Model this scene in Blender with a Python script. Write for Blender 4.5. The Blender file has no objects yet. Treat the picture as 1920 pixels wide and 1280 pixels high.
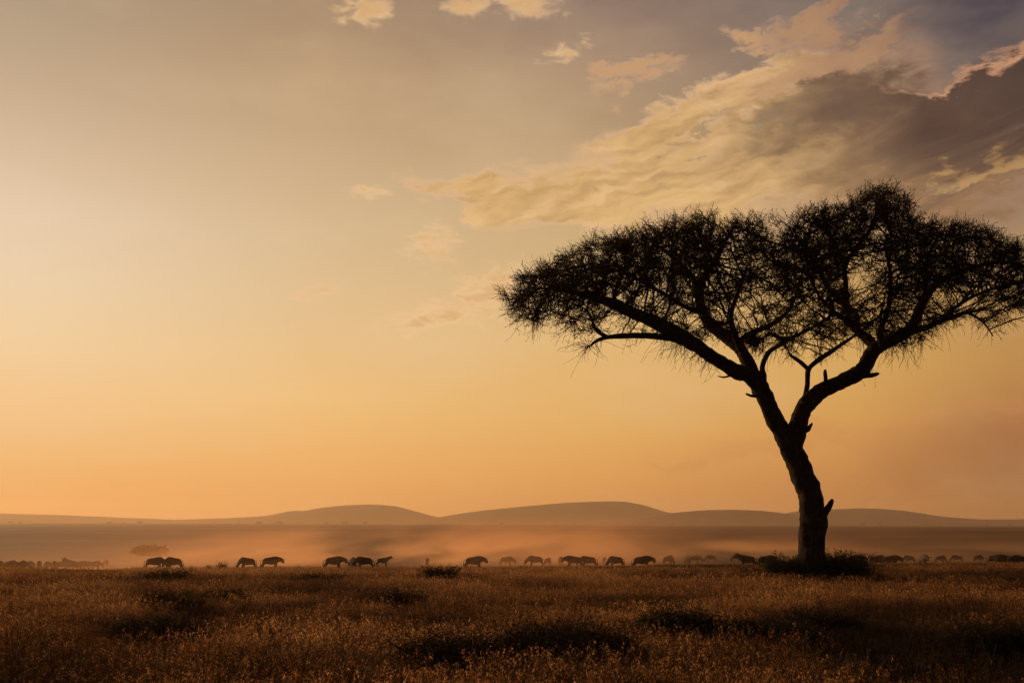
import bpy, math, random
import numpy as np

R = math.radians
F = 1867.0            # focal length in photo pixels (35 mm on a 36 mm sensor, 1920 px wide)
CAMZ = 2.6
HY = 982.0            # eye level in the photo
scn = bpy.context.scene
COL = scn.collection
rng = np.random.default_rng(11)
random.seed(11)

# ------------------------------------------------------------------ camera
cam_d = bpy.data.cameras.new('camera')
cam = bpy.data.objects.new('camera', cam_d)
COL.objects.link(cam)
cam.location = (0, 0, CAMZ)
cam.rotation_euler = (R(90), 0, 0)
cam_d.sensor_width = 36.0
cam_d.lens = 36.0 * F / 1920.0
cam_d.shift_y = (HY - 640.0) / 1920.0
cam_d.clip_start = 0.1
cam_d.clip_end = 60000
scn.camera = cam

SUN_AZ, SUN_EL = R(-42), R(9)
SUN_DIR = (math.sin(SUN_AZ) * math.cos(SUN_EL), math.cos(SUN_AZ) * math.cos(SUN_EL), math.sin(SUN_EL))


# ------------------------------------------------------------------ node helper
class V:
    """a float socket with arithmetic that builds Math nodes"""
    def __init__(s, nt, sock):
        s.nt, s.s = nt, sock

    def _m(s, op, *a, clamp=False):
        n = s.nt.nodes.new('ShaderNodeMath')
        n.operation = op
        n.use_clamp = clamp
        for i, x in enumerate((s,) + a):
            if isinstance(x, V):
                s.nt.links.new(x.s, n.inputs[i])
            else:
                n.inputs[i].default_value = x
        return V(s.nt, n.outputs[0])

    def __add__(s, o): return s._m('ADD', o)
    __radd__ = __add__
    def __mul__(s, o): return s._m('MULTIPLY', o)
    __rmul__ = __mul__
    def __sub__(s, o): return s._m('SUBTRACT', o)
    def __rsub__(s, o): return (s * -1.0) + o
    def __truediv__(s, o): return s._m('DIVIDE', o)
    def max(s, o): return s._m('MAXIMUM', o)
    def min(s, o): return s._m('MINIMUM', o)
    def sqrt(s): return s._m('SQRT')
    def exp(s): return s._m('EXPONENT')
    def pow(s, o): return s._m('POWER', o)
    def clamp(s): return s._m('ADD', 0.0, clamp=True)

    def step(s, a, b):
        n = s.nt.nodes.new('ShaderNodeMapRange')
        n.interpolation_type = 'SMOOTHSTEP'
        s.nt.links.new(s.s, n.inputs['Value'])
        n.inputs['From Min'].default_value = a
        n.inputs['From Max'].default_value = b
        return V(s.nt, n.outputs[0])


def nn(nt, typ, **kw):
    n = nt.nodes.new(typ)
    for k, v in kw.items():
        setattr(n, k, v)
    return n


def combine(nt, x, y, z):
    n = nn(nt, 'ShaderNodeCombineXYZ')
    for i, a in enumerate((x, y, z)):
        if isinstance(a, V):
            nt.links.new(a.s, n.inputs[i])
        else:
            n.inputs[i].default_value = a
    return n.outputs[0]


def noise(nt, vec, scale, detail=4.0, rough=0.55, dist=0.0):
    n = nn(nt, 'ShaderNodeTexNoise')
    if vec is not None:
        nt.links.new(vec, n.inputs['Vector'])
    n.inputs['Scale'].default_value = scale
    n.inputs['Detail'].default_value = detail
    n.inputs['Roughness'].default_value = rough
    n.inputs['Distortion'].default_value = dist
    return V(nt, n.outputs['Fac'])


def lin(c):
    return tuple(((x / 255) / 12.92 if x / 255 <= .04045 else ((x / 255 + .055) / 1.055) ** 2.4) for x in c) + (1.0,)


def mix(nt, f, a, b):
    n = nn(nt, 'ShaderNodeMix', data_type='RGBA')
    n.clamp_factor = True
    for sock, x in ((n.inputs[0], f), (n.inputs[6], a), (n.inputs[7], b)):
        if isinstance(x, V):
            nt.links.new(x.s, sock)
        elif isinstance(x, (int, float)):
            sock.default_value = x
        elif isinstance(x, tuple):
            sock.default_value = x
        else:
            nt.links.new(x, sock)
    return n.outputs[2]


def ramp(nt, fac, stops, interp='LINEAR'):
    n = nn(nt, 'ShaderNodeValToRGB')
    cr = n.color_ramp
    cr.interpolation = interp
    while len(cr.elements) < len(stops):
        cr.elements.new(0.5)
    for e, (p, c) in zip(cr.elements, stops):
        e.position = p
        e.color = c
    nt.links.new(fac.s, n.inputs[0])
    return n.outputs[0]


# ------------------------------------------------------------------ world: evening sky with clouds
def px2dir(px, py):
    az = math.atan((px - 960) / F)
    return az, math.atan((HY - py) / F * math.cos(az))


world = bpy.data.worlds.new("World")
scn.world = world
world.use_nodes = True
wt = world.node_tree
wt.nodes.clear()
tc = nn(wt, 'ShaderNodeTexCoord')
sep = nn(wt, 'ShaderNodeSeparateXYZ')
wt.links.new(tc.outputs['Generated'], sep.inputs[0])
dx, dy, dz = (V(wt, sep.outputs[i]) for i in range(3))
az = dx._m('ARCTAN2', dy)
el = dz._m('ARCSINE')
elf = (el / 1.5).max(0.0)


def col_stops(px, lst):
    return [(max(0.0, px2dir(px, y)[1] / 1.5), lin(c)) for y, c in sorted(lst, key=lambda t: -t[0])] + \
           [(0.62, lin((96, 86, 84))), (1.0, lin((60, 62, 72)))]


cols = [
    (50, [(982, (226, 160, 88)), (940, (230, 168, 96)), (850, (238, 185, 117)), (760, (242, 199, 142)), (640, (241, 209, 162)),
          (520, (235, 210, 175)), (400, (229, 205, 176)), (300, (217, 191, 160)), (150, (195, 170, 141)), (0, (176, 155, 130))]),
    (600, [(982, (232, 160, 88)), (940, (236, 170, 96)), (870, (239, 180, 108)), (750, (240, 194, 126)), (600, (228, 193, 143)),
           (450, (216, 187, 146)), (300, (202, 173, 136)), (150, (186, 155, 120)), (0, (166, 138, 110))]),
    (1150, [(982, (220, 146, 76)), (900, (228, 162, 88)), (800, (230, 176, 102)), (640, (226, 183, 118)), (520, (212, 176, 122)),
            (380, (196, 164, 118)), (250, (180, 151, 116)), (140, (168, 139, 112)), (0, (138, 116, 105))]),
    (1600, [(982, (200, 128, 68)), (900, (204, 138, 76)), (800, (216, 158, 84)), (680, (216, 168, 96)), (550, (204, 160, 98)),
            (400, (172, 142, 102)), (250, (138, 118, 98)), (120, (110, 97, 92)), (0, (92, 84, 88))]),
    (1890, [(982, (168, 110, 64)), (900, (164, 110, 66)), (800, (178, 120, 74)), (680, (192, 142, 80)), (550, (188, 146, 88)),
            (400, (150, 126, 96)), (250, (112, 98, 88)), (120, (86, 78, 82)), (0, (74, 68, 78))]),
]
base = None
for i, (px, lst) in enumerate(cols):
    c = ramp(wt, elf, col_stops(px, lst))
    if base is None:
        base = c
    else:
        a0, a1 = px2dir(cols[i - 1][0], HY)[0], px2dir(px, HY)[0]
        base = mix(wt, ((az - a0) * (1.0 / (a1 - a0))).clamp(), base, c)
# the part of the sky outside the photograph (behind and overhead): a physical sky at the same low sun
sky = nn(wt, 'ShaderNodeTexSky', sky_type='NISHITA', sun_disc=False, sun_elevation=SUN_EL,
         sun_rotation=SUN_AZ, dust_density=6.0, air_density=1.0, ozone_density=1.0)
skm = nn(wt, 'ShaderNodeMix', data_type='RGBA', blend_type='MULTIPLY')
skm.inputs[0].default_value = 1.0
wt.links.new(sky.outputs[0], skm.inputs[6])
skm.inputs[7].default_value = (0.022, 0.016, 0.012, 1)
behind = (az._m('ABSOLUTE') - 0.75) * 1.0
base = mix(wt, behind.step(0.0, 0.9), base, skm.outputs[2])

# slow unevenness of the thin high haze
dvec = combine(wt, az, el * 2.2, 0.3)
un = noise(wt, dvec, 4.2, 5.0, 0.55)
base = mix(wt, ((un - 0.46) * 1.3).clamp() * 0.6, base, lin((238, 208, 168)))

# cloud fields: soft ellipses in azimuth / elevation, their rims broken up by noise
w1 = noise(wt, combine(wt, az * 1.0, el * 1.9, 1.7), 13.0, 6.0, 0.6, 0.35)
w2 = noise(wt, combine(wt, az * 1.0 + el * 0.8, el * 2.6 - az * 0.2, 4.1), 38.0, 5.0, 0.58, 0.6)
w3 = noise(wt, combine(wt, az * 1.0 + el * 0.4, el * 5.0 - az * 1.4, 7.7), 6.0, 5.0, 0.55, 1.6)
w4 = noise(wt, combine(wt, az * 1.0, el * 1.5, 11.3), 11.0, 5.0, 0.6, 0.2)
w5 = noise(wt, combine(wt, az * 1.0, el * 1.6, 15.9), 85.0, 4.0, 0.55, 0.3)
azw = az + (w4 - 0.5) * 0.16 + (w2 - 0.5) * 0.03
elw = el + (w1 - 0.5) * 0.10 + (w5 - 0.5) * 0.012
wob = (w1 - 0.5) * 2.0 + (w2 - 0.5) * 1.2 + (w5 - 0.5) * 0.25


def ell(cx, cy, a, b, ang=0.0, warp=True):
    a0, e0 = px2dir(cx, cy)
    k = math.cos(a0)
    ra, rb = a / F * k * k, b / F * k
    c, s = math.cos(R(-ang)), math.sin(R(-ang))
    x = (azw if warp else az) - a0
    y = (elw if warp else el) - e0
    u = (x * c + y * s) * (1 / ra)
    v = (y * c - x * s) * (1 / rb)
    return 1.0 - (u * u + v * v).sqrt()


def field(lst, warp=True):
    f = None
    for e in lst:
        q = ell(*e, warp=warp)
        f = q if f is None else f.max(q)
    return f


main = field([(930, 358, 170, 34, 7), (1110, 376, 240, 56, 3), (1330, 340, 300, 112, -4), (1235, 246, 125, 44, -16),
              (1500, 250, 300, 140, -14), (1420, 160, 170, 50, -20), (1680, 310, 360, 130, 3)])
mainup = field([(1200, 138, 100, 26, 0), (1540, 112, 230, 36, -14), (1410, 68, 110, 16, 2), (1580, 22, 130, 28, -12)])
dark = field([(1860, 240, 330, 112, -8), (2080, 190, 420, 170, -16), (2700, 150, 600, 200, -8), (1640, 235, 200, 80, 10)])
small = field([(688, 18, 56, 24, -6), (872, 12, 46, 16, 4), (985, 4, 62, 28, 8), (1062, 100, 46, 16, -12), (800, 463, 62, 40, 4),
               (925, 548, 110, 50, -28), (850, 592, 150, 32, -8), (596, 547, 44, 15, -8), (690, 357, 64, 12, 0)], warp=False)
low = field([(1850, 850, 420, 100, -7)])
lowtop = field([(1500, 830, 330, 34, -8), (1300, 857, 120, 9, 0), (1800, 775, 260, 26, -9)])

right = (az + (w4 - 0.5) * 0.25).step(px2dir(1330, 0)[0], px2dir(1830, 0)[0])
upness = (el + (w1 - 0.5) * 0.2).step(px2dir(1600, 400)[1], px2dir(1600, 190)[1])

# main bank: golden body with streaks, darker and browner to the upper right
dm = main * 1.6 + wob * 0.35 + 0.05
lowness = 1.0 - (el + az * 0.30).step(px2dir(1400, 330)[1] + px2dir(1400, 330)[0] * 0.30 - .02, px2dir(1400, 330)[1] + px2dir(1400, 330)[0] * 0.30 + .05)
am = dm.step(-0.05, 0.6) * (1.0 - lowness) + dm.step(-0.2, 0.75) * lowness
streak = (w3 - 0.5) * 1.9 + 0.5
body = mix(wt, streak.clamp(), lin((196, 154, 100)), lin((234, 190, 128)))
elr = el - az * 0.22 + (w1 - .5) * .05
e1 = noise(wt, combine(wt, az + (w4 - .5) * .05, elr * 4.2, 21.0), 13.0, 3.5, 0.48, 0.0)
e2 = noise(wt, combine(wt, az + (w4 - .5) * .05 - 0.010, (elr + 0.005) * 4.2, 21.0), 13.0, 3.5, 0.48, 0.0)
relief = (e1 - e2) * 5.0
body = mix(wt, (relief).clamp() * (1.0 - right * 0.6) * 0.7, body, lin((240, 198, 146)))
body = mix(wt, (relief * -1.0).clamp() * 0.45, body, lin((150, 120, 88)))
bodyr = mix(wt, streak.clamp(), lin((126, 98, 76)), lin((176, 132, 90)))
body = mix(wt, right, body, bodyr)
dk = field([(1880, 215, 430, 135, -6), (2500, 180, 700, 200, -6), (1620, 165, 330, 90, -14)])
body = mix(wt, (dk + (w1 - 0.5) * 0.5).step(-0.35, 0.85) * 0.95, body, mix(wt, streak.clamp(), lin((84, 66, 58)), lin((112, 86, 70))))
rim = mix(wt, right * 0.8, lin((228, 184, 142)), lin((140, 106, 92)))
cm = mix(wt, (dm + (w2 - 0.5) * 0.8).step(0.10, 0.85), rim, body)
base = mix(wt, am * 0.90, base, cm)
# shreds of blue-grey gap in the bank
gap = field([(1420, 232, 70, 26, -25), (1870, 322, 80, 14, -4), (1300, 250, 60, 14, -20), (1780, 345, 60, 14, 0)]) * 1.0 + (w2 - 0.5) * 3.2 + (w5 - 0.5) * 1.5
base = mix(wt, gap.step(0.1, 1.0) * 0.5, base, lin((140, 122, 104)))
yl = field([(1840, 318, 120, 28, -2)]) * 1.2 + (w2 - 0.5) * 4.0
base = mix(wt, yl.step(0.0, 0.9) * 0.6, base, lin((208, 162, 102)))
# dark bank at the right with its lit upper rim
dd = dark * 2.2 + wob * 0.30
dcol = mix(wt, (dd + (w2 - 0.5) * 0.8).step(0.10, 0.50), lin((212, 156, 116)), mix(wt, (w1 * 2.0 - 0.5).clamp(), lin((62, 50, 48)), lin((92, 70, 60))))
dlow = (el + (w3 - 0.5) * 0.10).step(px2dir(1800, 345)[1], px2dir(1800, 240)[1])
dleft = az.step(px2dir(1600, 0)[0], px2dir(1760, 0)[0])
base = mix(wt, (dd.step(-0.05, 0.32) * dlow * dleft) * 0.93, base, dcol)
# upper puffs
du = mainup * 1.4 + wob * 0.55
ucol = mix(wt, (az.step(px2dir(1380, 0)[0], px2dir(1640, 0)[0]) * 0.9 + (w2 - 0.5) * 2.5 - relief * 0.8).clamp(), lin((226, 176, 136)), lin((132, 100, 84)))
ucol = mix(wt, du.step(0.1, 0.8), ucol, mix(wt, right, lin((200, 156, 114)), lin((146, 110, 90))))
base = mix(wt, du.step(-0.1, 0.95) * 0.92, base, ucol)
# small puffs
ds = small * 1.0 + (w1 - 0.5) * 2.2 + (w2 - 0.5) * 2.8 + (w5 - 0.5) * 0.9 + 0.04
scol = mix(wt, (ds.step(0.3, 1.1) - relief * 0.5).clamp(), lin((243, 200, 150)), lin((222, 176, 122)))
base = mix(wt, ds.step(-0.15, 1.05) * 0.85, base, scol)
# low brownish bank at the right
dl = low * 1.2 + (w1 - 0.5) * 1.4
base = mix(wt, dl.step(0.0, 0.9) * 0.26, base, lin((150, 92, 64)))
dt = lowtop * 1.2 + wob * 0.7
base = mix(wt, dt.step(0.0, 0.9) * 0.35, base, lin((204, 136, 84)))

bg = nn(wt, 'ShaderNodeBackground')
bg.inputs['Strength'].default_value = 1.0
wt.links.new(base, bg.inputs['Color'])
wo = nn(wt, 'ShaderNodeOutputWorld')
wt.links.new(bg.outputs[0], wo.inputs['Surface'])
world.cycles.sampling_method = 'MANUAL'
world.cycles.sample_map_resolution = 512

# ------------------------------------------------------------------ sun
sd = bpy.data.lights.new('sun', 'SUN')
sd.energy = 3.2
sd.angle = R(0.6)
sd.color = (1.0, 0.58, 0.28)
sun = bpy.data.objects.new('sun', sd)
COL.objects.link(sun)
from mathutils import Vector
sun.rotation_euler = Vector(SUN_DIR).to_track_quat('Z', 'Y').to_euler()
sun.location = (-60, 60, 40)

scn.view_settings.view_transform = 'Standard'
scn.view_settings.look = 'None'
scn.view_settings.exposure = 0.0
scn.view_settings.gamma = 1.0
scn.view_settings.use_curve_mapping = False
cy = scn.cycles
cy.use_denoising = True
cy.max_bounces = 5
cy.diffuse_bounces = 2
cy.glossy_bounces = 2
cy.transmission_bounces = 3
cy.transparent_max_bounces = 12
cy.volume_bounces = 1
cy.volume_step_rate = 1.0
cy.volume_max_steps = 256
cy.sample_clamp_indirect = 4.0


# ------------------------------------------------------------------ object helpers
def tag(o, label=None, cat=None, group=None, kind=None):
    if label: o['label'] = label
    if cat: o['category'] = cat
    if group: o['group'] = group
    if kind: o['kind'] = kind
    return o


def mesh_obj(name, verts, faces, mat, parent=None, smooth=False):
    """faces: list of (n,k) int arrays (k = 3 or 4) or one list of tuples"""
    me = bpy.data.meshes.new(name)
    verts = np.asarray(verts, dtype=np.float32)
    if isinstance(faces, list) and len(faces) and isinstance(faces[0], np.ndarray):
        loops = np.concatenate([f.ravel() for f in faces]).astype(np.int32)
        sizes = np.concatenate([np.full(len(f), f.shape[1]) for f in faces]).astype(np.int32)
        starts = np.concatenate([[0], np.cumsum(sizes)[:-1]]).astype(np.int32)
        me.vertices.add(len(verts))
        me.vertices.foreach_set('co', verts.ravel())
        me.loops.add(len(loops))
        me.loops.foreach_set('vertex_index', loops)
        me.polygons.add(len(sizes))
        me.polygons.foreach_set('loop_start', starts)
        me.polygons.foreach_set('loop_total', sizes)
        me.update(calc_edges=True)
    else:
        me.from_pydata([tuple(v) for v in verts], [], [tuple(f) for f in faces])
        me.update()
    if smooth:
        me.polygons.foreach_set('use_smooth', np.ones(len(me.polygons), dtype=bool))
    if mat: me.materials.append(mat)
    o = bpy.data.objects.new(name, me)
    COL.objects.link(o)
    if parent: o.parent = parent
    return o


def empty(name, loc, rz=0.0, s=1.0):
    o = bpy.data.objects.new(name, None)
    COL.objects.link(o)
    o.location = loc
    o.rotation_euler = (0, 0, rz)
    o.scale = (s, s, s)
    return o


def tubes(P, Rd, sides=3, closed_tip=True):
    """many polylines at once. P (N,K,3), Rd (N,K) -> verts, [quads]"""
    N, K, _ = P.shape
    T = np.empty_like(P)
    T[:, 1:-1] = P[:, 2:] - P[:, :-2]
    T[:, 0] = P[:, 1] - P[:, 0]
    T[:, -1] = P[:, -1] - P[:, -2]
    T /= np.linalg.norm(T, axis=2, keepdims=True) + 1e-9
    ref = np.where(np.abs(T[..., 2:3]) < 0.8, np.array([0, 0, 1.0]), np.array([0, 1.0, 0]))
    A = np.cross(T, ref)
    A /= np.linalg.norm(A, axis=2, keepdims=True) + 1e-9
    B = np.cross(T, A)
    ang = np.arange(sides) * 2 * math.pi / sides
    ring = P[:, :, None, :] + Rd[:, :, None, None] * (A[:, :, None, :] * np.cos(ang)[None, None, :, None] +
                                                    B[:, :, None, :] * np.sin(ang)[None, None, :, None])
    V_ = ring.reshape(-1, 3)
    i = np.arange(N)[:, None, None] * K * sides + np.arange(K - 1)[None, :, None] * sides + np.arange(sides)[None, None, :]
    j = np.arange(N)[:, None, None] * K * sides + np.arange(K - 1)[None, :, None] * sides + ((np.arange(sides) + 1) % sides)[None, None, :]
    Fq = np.stack([i, j, j + sides, i + sides], axis=-1).reshape(-1, 4)
    return V_, Fq


def catmull(pts, n):
    """pts (M,D) -> (n,D) smooth"""
    pts = np.asarray(pts, float)
    M = len(pts)
    if M < 3:
        t = np.linspace(0, 1, n)[:, None]
        return pts[0] * (1 - t) + pts[-1] * t
    p = np.vstack([2 * pts[0] - pts[1], pts, 2 * pts[-1] - pts[-2]])
    u = np.linspace(0, M - 1 - 1e-6, n)
    i = u.astype(int)
    t = (u - i)[:, None]
    a, b, c, d = p[i], p[i + 1], p[i + 2], p[i + 3]
    return 0.5 * ((2 * b) + (-a + c) * t + (2 * a - 5 * b + 4 * c - d) * t ** 2 + (-a + 3 * b - 3 * c + d) * t ** 3)


def vnoise(P, scale, seed=0):
    """cheap smooth 3D value noise, P (...,3) -> (...)"""
    q = np.asarray(P, float) * scale + seed * 17.31
    i = np.floor(q).astype(np.int64)
    f = q - i
    f = f * f * (3 - 2 * f)

    def h(ix, iy, iz):
        n = (ix * 73856093) ^ (iy * 19349663) ^ (iz * 83492791) ^ (seed * 2654435)
        n = (n ^ (n >> 13)) * 1274126177
        return ((n & 0xffff) / 65535.0)
    out = 0
    for a in (0, 1):
        for b in (0, 1):
            for c in (0, 1):
                w = (f[..., 0] if a else 1 - f[..., 0]) * (f[..., 1] if b else 1 - f[..., 1]) * (f[..., 2] if c else 1 - f[..., 2])
                out = out + w * h(i[..., 0] + a, i[..., 1] + b, i[..., 2] + c)
    return out - 0.5


# ------------------------------------------------------------------ materials
def new_mat(name):
    m = bpy.data.materials.new(name)
    m.use_nodes = True
    m.node_tree.nodes.clear()
    return m, m.node_tree


def finish(m, nt, shader, disp=None):
    o = nn(nt, 'ShaderNodeOutputMaterial')
    nt.links.new(shader, o.inputs['Surface'])
    return m


def principled(nt, color, rough=0.9, spec=0.2, bump=None, bstr=0.5, bdist=0.02):
    p = nn(nt, 'ShaderNodeBsdfPrincipled')
    if isinstance(color, tuple):
        p.inputs['Base Color'].default_value = color
    else:
        nt.links.new(color, p.inputs['Base Color'])
    p.inputs['Roughness'].default_value = rough
    p.inputs['Specular IOR Level'].default_value = spec
    if bump is not None:
        b = nn(nt, 'ShaderNodeBump')
        b.inputs['Strength'].default_value = bstr
        b.inputs['Distance'].default_value = bdist
        nt.links.new(bump.s, b.inputs['Height'])
        nt.links.new(b.outputs[0], p.inputs['Normal'])
    return p.outputs[0]


def leafy(nt, color, trans=0.4, rough=0.8, spec=0.15):
    p = principled(nt, color, rough, spec)
    t = nn(nt, 'ShaderNodeBsdfTranslucent')
    nt.links.new(color, t.inputs[0]) if not isinstance(color, tuple) else setattr(t.inputs[0], 'default_value', color)
    x = nn(nt, 'ShaderNodeMixShader')
    x.inputs[0].default_value = trans
    nt.links.new(p, x.inputs[1])
    nt.links.new(t.outputs[0], x.inputs[2])
    return x.outputs[0]


def pos(nt):
    g = nn(nt, 'ShaderNodeNewGeometry')
    s = nn(nt, 'ShaderNodeSeparateXYZ')
    nt.links.new(g.outputs['Position'], s.inputs[0])
    return g.outputs['Position'], [V(nt, s.outputs[i]) for i in range(3)]


def mat_bark():
    m, nt = new_mat('acacia_bark')
    P, (x, y, z) = pos(nt)
    n1 = noise(nt, combine(nt, x * 6.0, y * 6.0, z * 1.3), 2.2, 6, 0.65, 0.6)
    n2 = noise(nt, P, 9.0, 5, 0.6)
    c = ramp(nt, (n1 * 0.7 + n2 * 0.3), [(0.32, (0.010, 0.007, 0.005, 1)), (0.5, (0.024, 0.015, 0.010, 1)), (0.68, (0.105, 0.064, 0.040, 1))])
    return finish(m, nt, principled(nt, c, 0.92, 0.1, n1 + n2 * 0.5, 1.0, 0.06))


def mat_flat(name, c0, c1, scale=2.0, rough=0.9, trans=0.0, bstr=0.4, bdist=0.02, spec=0.15):
    m, nt = new_mat(name)
    P, _ = pos(nt)
    n1 = noise(nt, P, scale, 5, 0.6)
    c = ramp(nt, n1, [(0.35, c0 + (1,)), (0.65, c1 + (1,))])
    if trans > 0:
        return finish(m, nt, leafy(nt, c, trans, rough, spec))
    return finish(m, nt, principled(nt, c, rough, spec, n1, bstr, bdist))


def mat_ground():
    m, nt = new_mat('savanna_ground')
    P, (x, y, z) = pos(nt)
    n1 = noise(nt, P, 0.25, 6, 0.6)
    n2 = noise(nt, P, 3.0, 6, 0.65)
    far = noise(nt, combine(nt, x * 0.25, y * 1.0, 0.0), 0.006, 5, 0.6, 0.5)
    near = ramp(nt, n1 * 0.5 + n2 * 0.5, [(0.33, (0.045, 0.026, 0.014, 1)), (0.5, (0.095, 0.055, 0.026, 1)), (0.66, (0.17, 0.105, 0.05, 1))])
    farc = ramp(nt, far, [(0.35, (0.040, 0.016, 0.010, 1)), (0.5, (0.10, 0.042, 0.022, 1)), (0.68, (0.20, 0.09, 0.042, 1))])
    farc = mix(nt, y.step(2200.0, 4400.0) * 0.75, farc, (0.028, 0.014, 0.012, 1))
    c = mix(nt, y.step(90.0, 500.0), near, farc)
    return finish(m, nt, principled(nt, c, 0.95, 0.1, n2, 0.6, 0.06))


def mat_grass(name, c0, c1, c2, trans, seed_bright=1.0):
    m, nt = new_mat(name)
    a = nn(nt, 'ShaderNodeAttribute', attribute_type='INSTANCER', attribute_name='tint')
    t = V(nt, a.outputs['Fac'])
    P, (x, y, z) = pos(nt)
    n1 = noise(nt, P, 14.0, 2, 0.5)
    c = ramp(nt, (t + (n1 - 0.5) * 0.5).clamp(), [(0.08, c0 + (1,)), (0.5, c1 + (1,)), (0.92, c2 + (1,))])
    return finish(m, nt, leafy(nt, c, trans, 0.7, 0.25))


def mat_hide():
    m, nt = new_mat('wildebeest_hide')
    P, (x, y, z) = pos(nt)
    n1 = noise(nt, combine(nt, x * 6.0, y * 2.0, z * 0.6), 2.0, 4, 0.6)
    c = ramp(nt, n1, [(0.35, (0.028, 0.021, 0.019, 1)), (0.65, (0.058, 0.045, 0.040, 1))])
    return finish(m, nt, principled(nt, c, 0.8, 0.2, n1, 0.3, 0.01))


M = dict(
    bark=mat_bark(), ground=mat_ground(), hide=mat_hide(),
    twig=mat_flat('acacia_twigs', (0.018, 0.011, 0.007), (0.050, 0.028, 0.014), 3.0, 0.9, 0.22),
    horn=mat_flat('horn', (0.02, 0.017, 0.015), (0.045, 0.038, 0.032), 20.0, 0.5),
    hair=mat_flat('mane_hair', (0.012, 0.010, 0.010), (0.022, 0.018, 0.016), 30.0, 0.9),
    shrub=mat_flat('shrub_leaves', (0.018, 0.020, 0.008), (0.050, 0.042, 0.016), 6.0, 0.85, 0.22),
    darkgrass=mat_flat('dark_herb_leaves', (0.022, 0.016, 0.008), (0.050, 0.032, 0.013), 5.0, 0.85, 0.2),
    mauve=mat_flat('hill_slope_haze_tint', (0.095, 0.065, 0.12), (0.15, 0.10, 0.17), 0.012, 0.95, 0, 1.0, 8.0),  # mauve of distant haze put into the slope colour of two hills
    hill=mat_flat('hill_slope', (0.055, 0.036, 0.036), (0.095, 0.062, 0.060), 0.012, 0.95, 0, 1.0, 8.0),
    farleaf=mat_flat('far_tree_leaves', (0.02, 0.02, 0.012), (0.04, 0.034, 0.018), 1.0, 0.95),
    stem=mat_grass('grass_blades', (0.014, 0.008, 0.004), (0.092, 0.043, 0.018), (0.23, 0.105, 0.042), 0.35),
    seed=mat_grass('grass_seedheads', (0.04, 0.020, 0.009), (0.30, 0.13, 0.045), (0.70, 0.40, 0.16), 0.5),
)


# ------------------------------------------------------------------ terrain
def smooth(t):
    t = np.clip(t, 0, 1)
    return t * t * (3 - 2 * t)


def gz(X, Y):
    X = np.asarray(X, float); Y = np.asarray(Y, float)
    Ys = np.maximum(Y, 5.0)
    px = 960 + F * X / Ys
    px100 = 960 + F * X / np.clip(Ys, 70, 130)
    cyp = np.interp(px100, [-300, 0, 300, 850, 980, 1400, 1920, 2300], [1069, 1069, 1072, 1070, 1065, 1060, 1057, 1056])
    zc = CAMZ - (cyp - HY) / F * 100
    zb = np.interp(px100, [-400, 0, 190, 270, 1920], [-3.0, -2.95, -2.9, -2.42, -2.28])
    a = np.clip((Y - 40) / 60, 0, 1)
    z = zc * a
    b = smooth((Y - 99) / 8.0)
    z = z * (1 - b) + zb * b
    z = np.where(Y > 107, np.interp(Y, [107, 130, 160], [0, 0.45, 0.8]) * -1 + zb, z)
    z = np.where(Y > 140, np.maximum(z, -3.1) * (1 - smooth((Y - 140) / 60)) + -3.1 * smooth((Y - 140) / 60), z)
    ye = np.interp(px, [-600, 0, 1920, 2600], [979, 980.0, 985.3, 987])
    zf = CAMZ - (ye - HY) / F * 5000
    t = smooth((Y - 400) / 4600.0)
    z = np.where(Y > 400, -3.1 * (1 - t) + zf * t, z)
    z = z - np.where(Y > 5000, (Y - 5000) * 0.05, 0)
    bump = vnoise(np.stack([X, Y, X * 0], -1), 0.14, 3) * 0.16 + vnoise(np.stack([X, Y, X * 0], -1), 0.45, 5) * 0.06
    return z + bump * np.where(Y < 95, 1.0, np.where(Y < 300, 0.4, 0.0))


def hit(px, py):
    """ground point seen at a photo pixel"""
    Y = np.arange(8, 108, 0.1)
    X = (px - 960) / F * Y
    yy = HY + (CAMZ - gz(X, Y)) / Y * F
    k = np.argmax(yy <= py)
    return float(X[k]), float(Y[k]), float(gz(X[k], Y[k]))


rows = np.concatenate([np.linspace(-400, -20, 12), np.linspace(-10, 112, 180), np.geomspace(114, 420, 50), np.geomspace(440, 5000, 60), [5300, 6200, 9000]])
ncol = 150
t = np.linspace(-1, 1, ncol)
half = np.where(rows < 0, 420, 30 + 0.95 * np.maximum(rows, 0) + 60 * smooth((20 - rows) / 40) * 6)
GX = half[:, None] * t[None, :]
GY = np.repeat(rows[:, None], ncol, 1)
GV = np.stack([GX, GY, gz(GX, GY)], -1).reshape(-1, 3)
i = (np.arange(len(rows) - 1)[:, None] * ncol + np.arange(ncol - 1)[None, :]).ravel()
tag(mesh_obj('ground', GV, [np.stack([i, i + 1, i + 1 + ncol, i + ncol], 1)], M['ground'], smooth=True), kind='structure')


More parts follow.
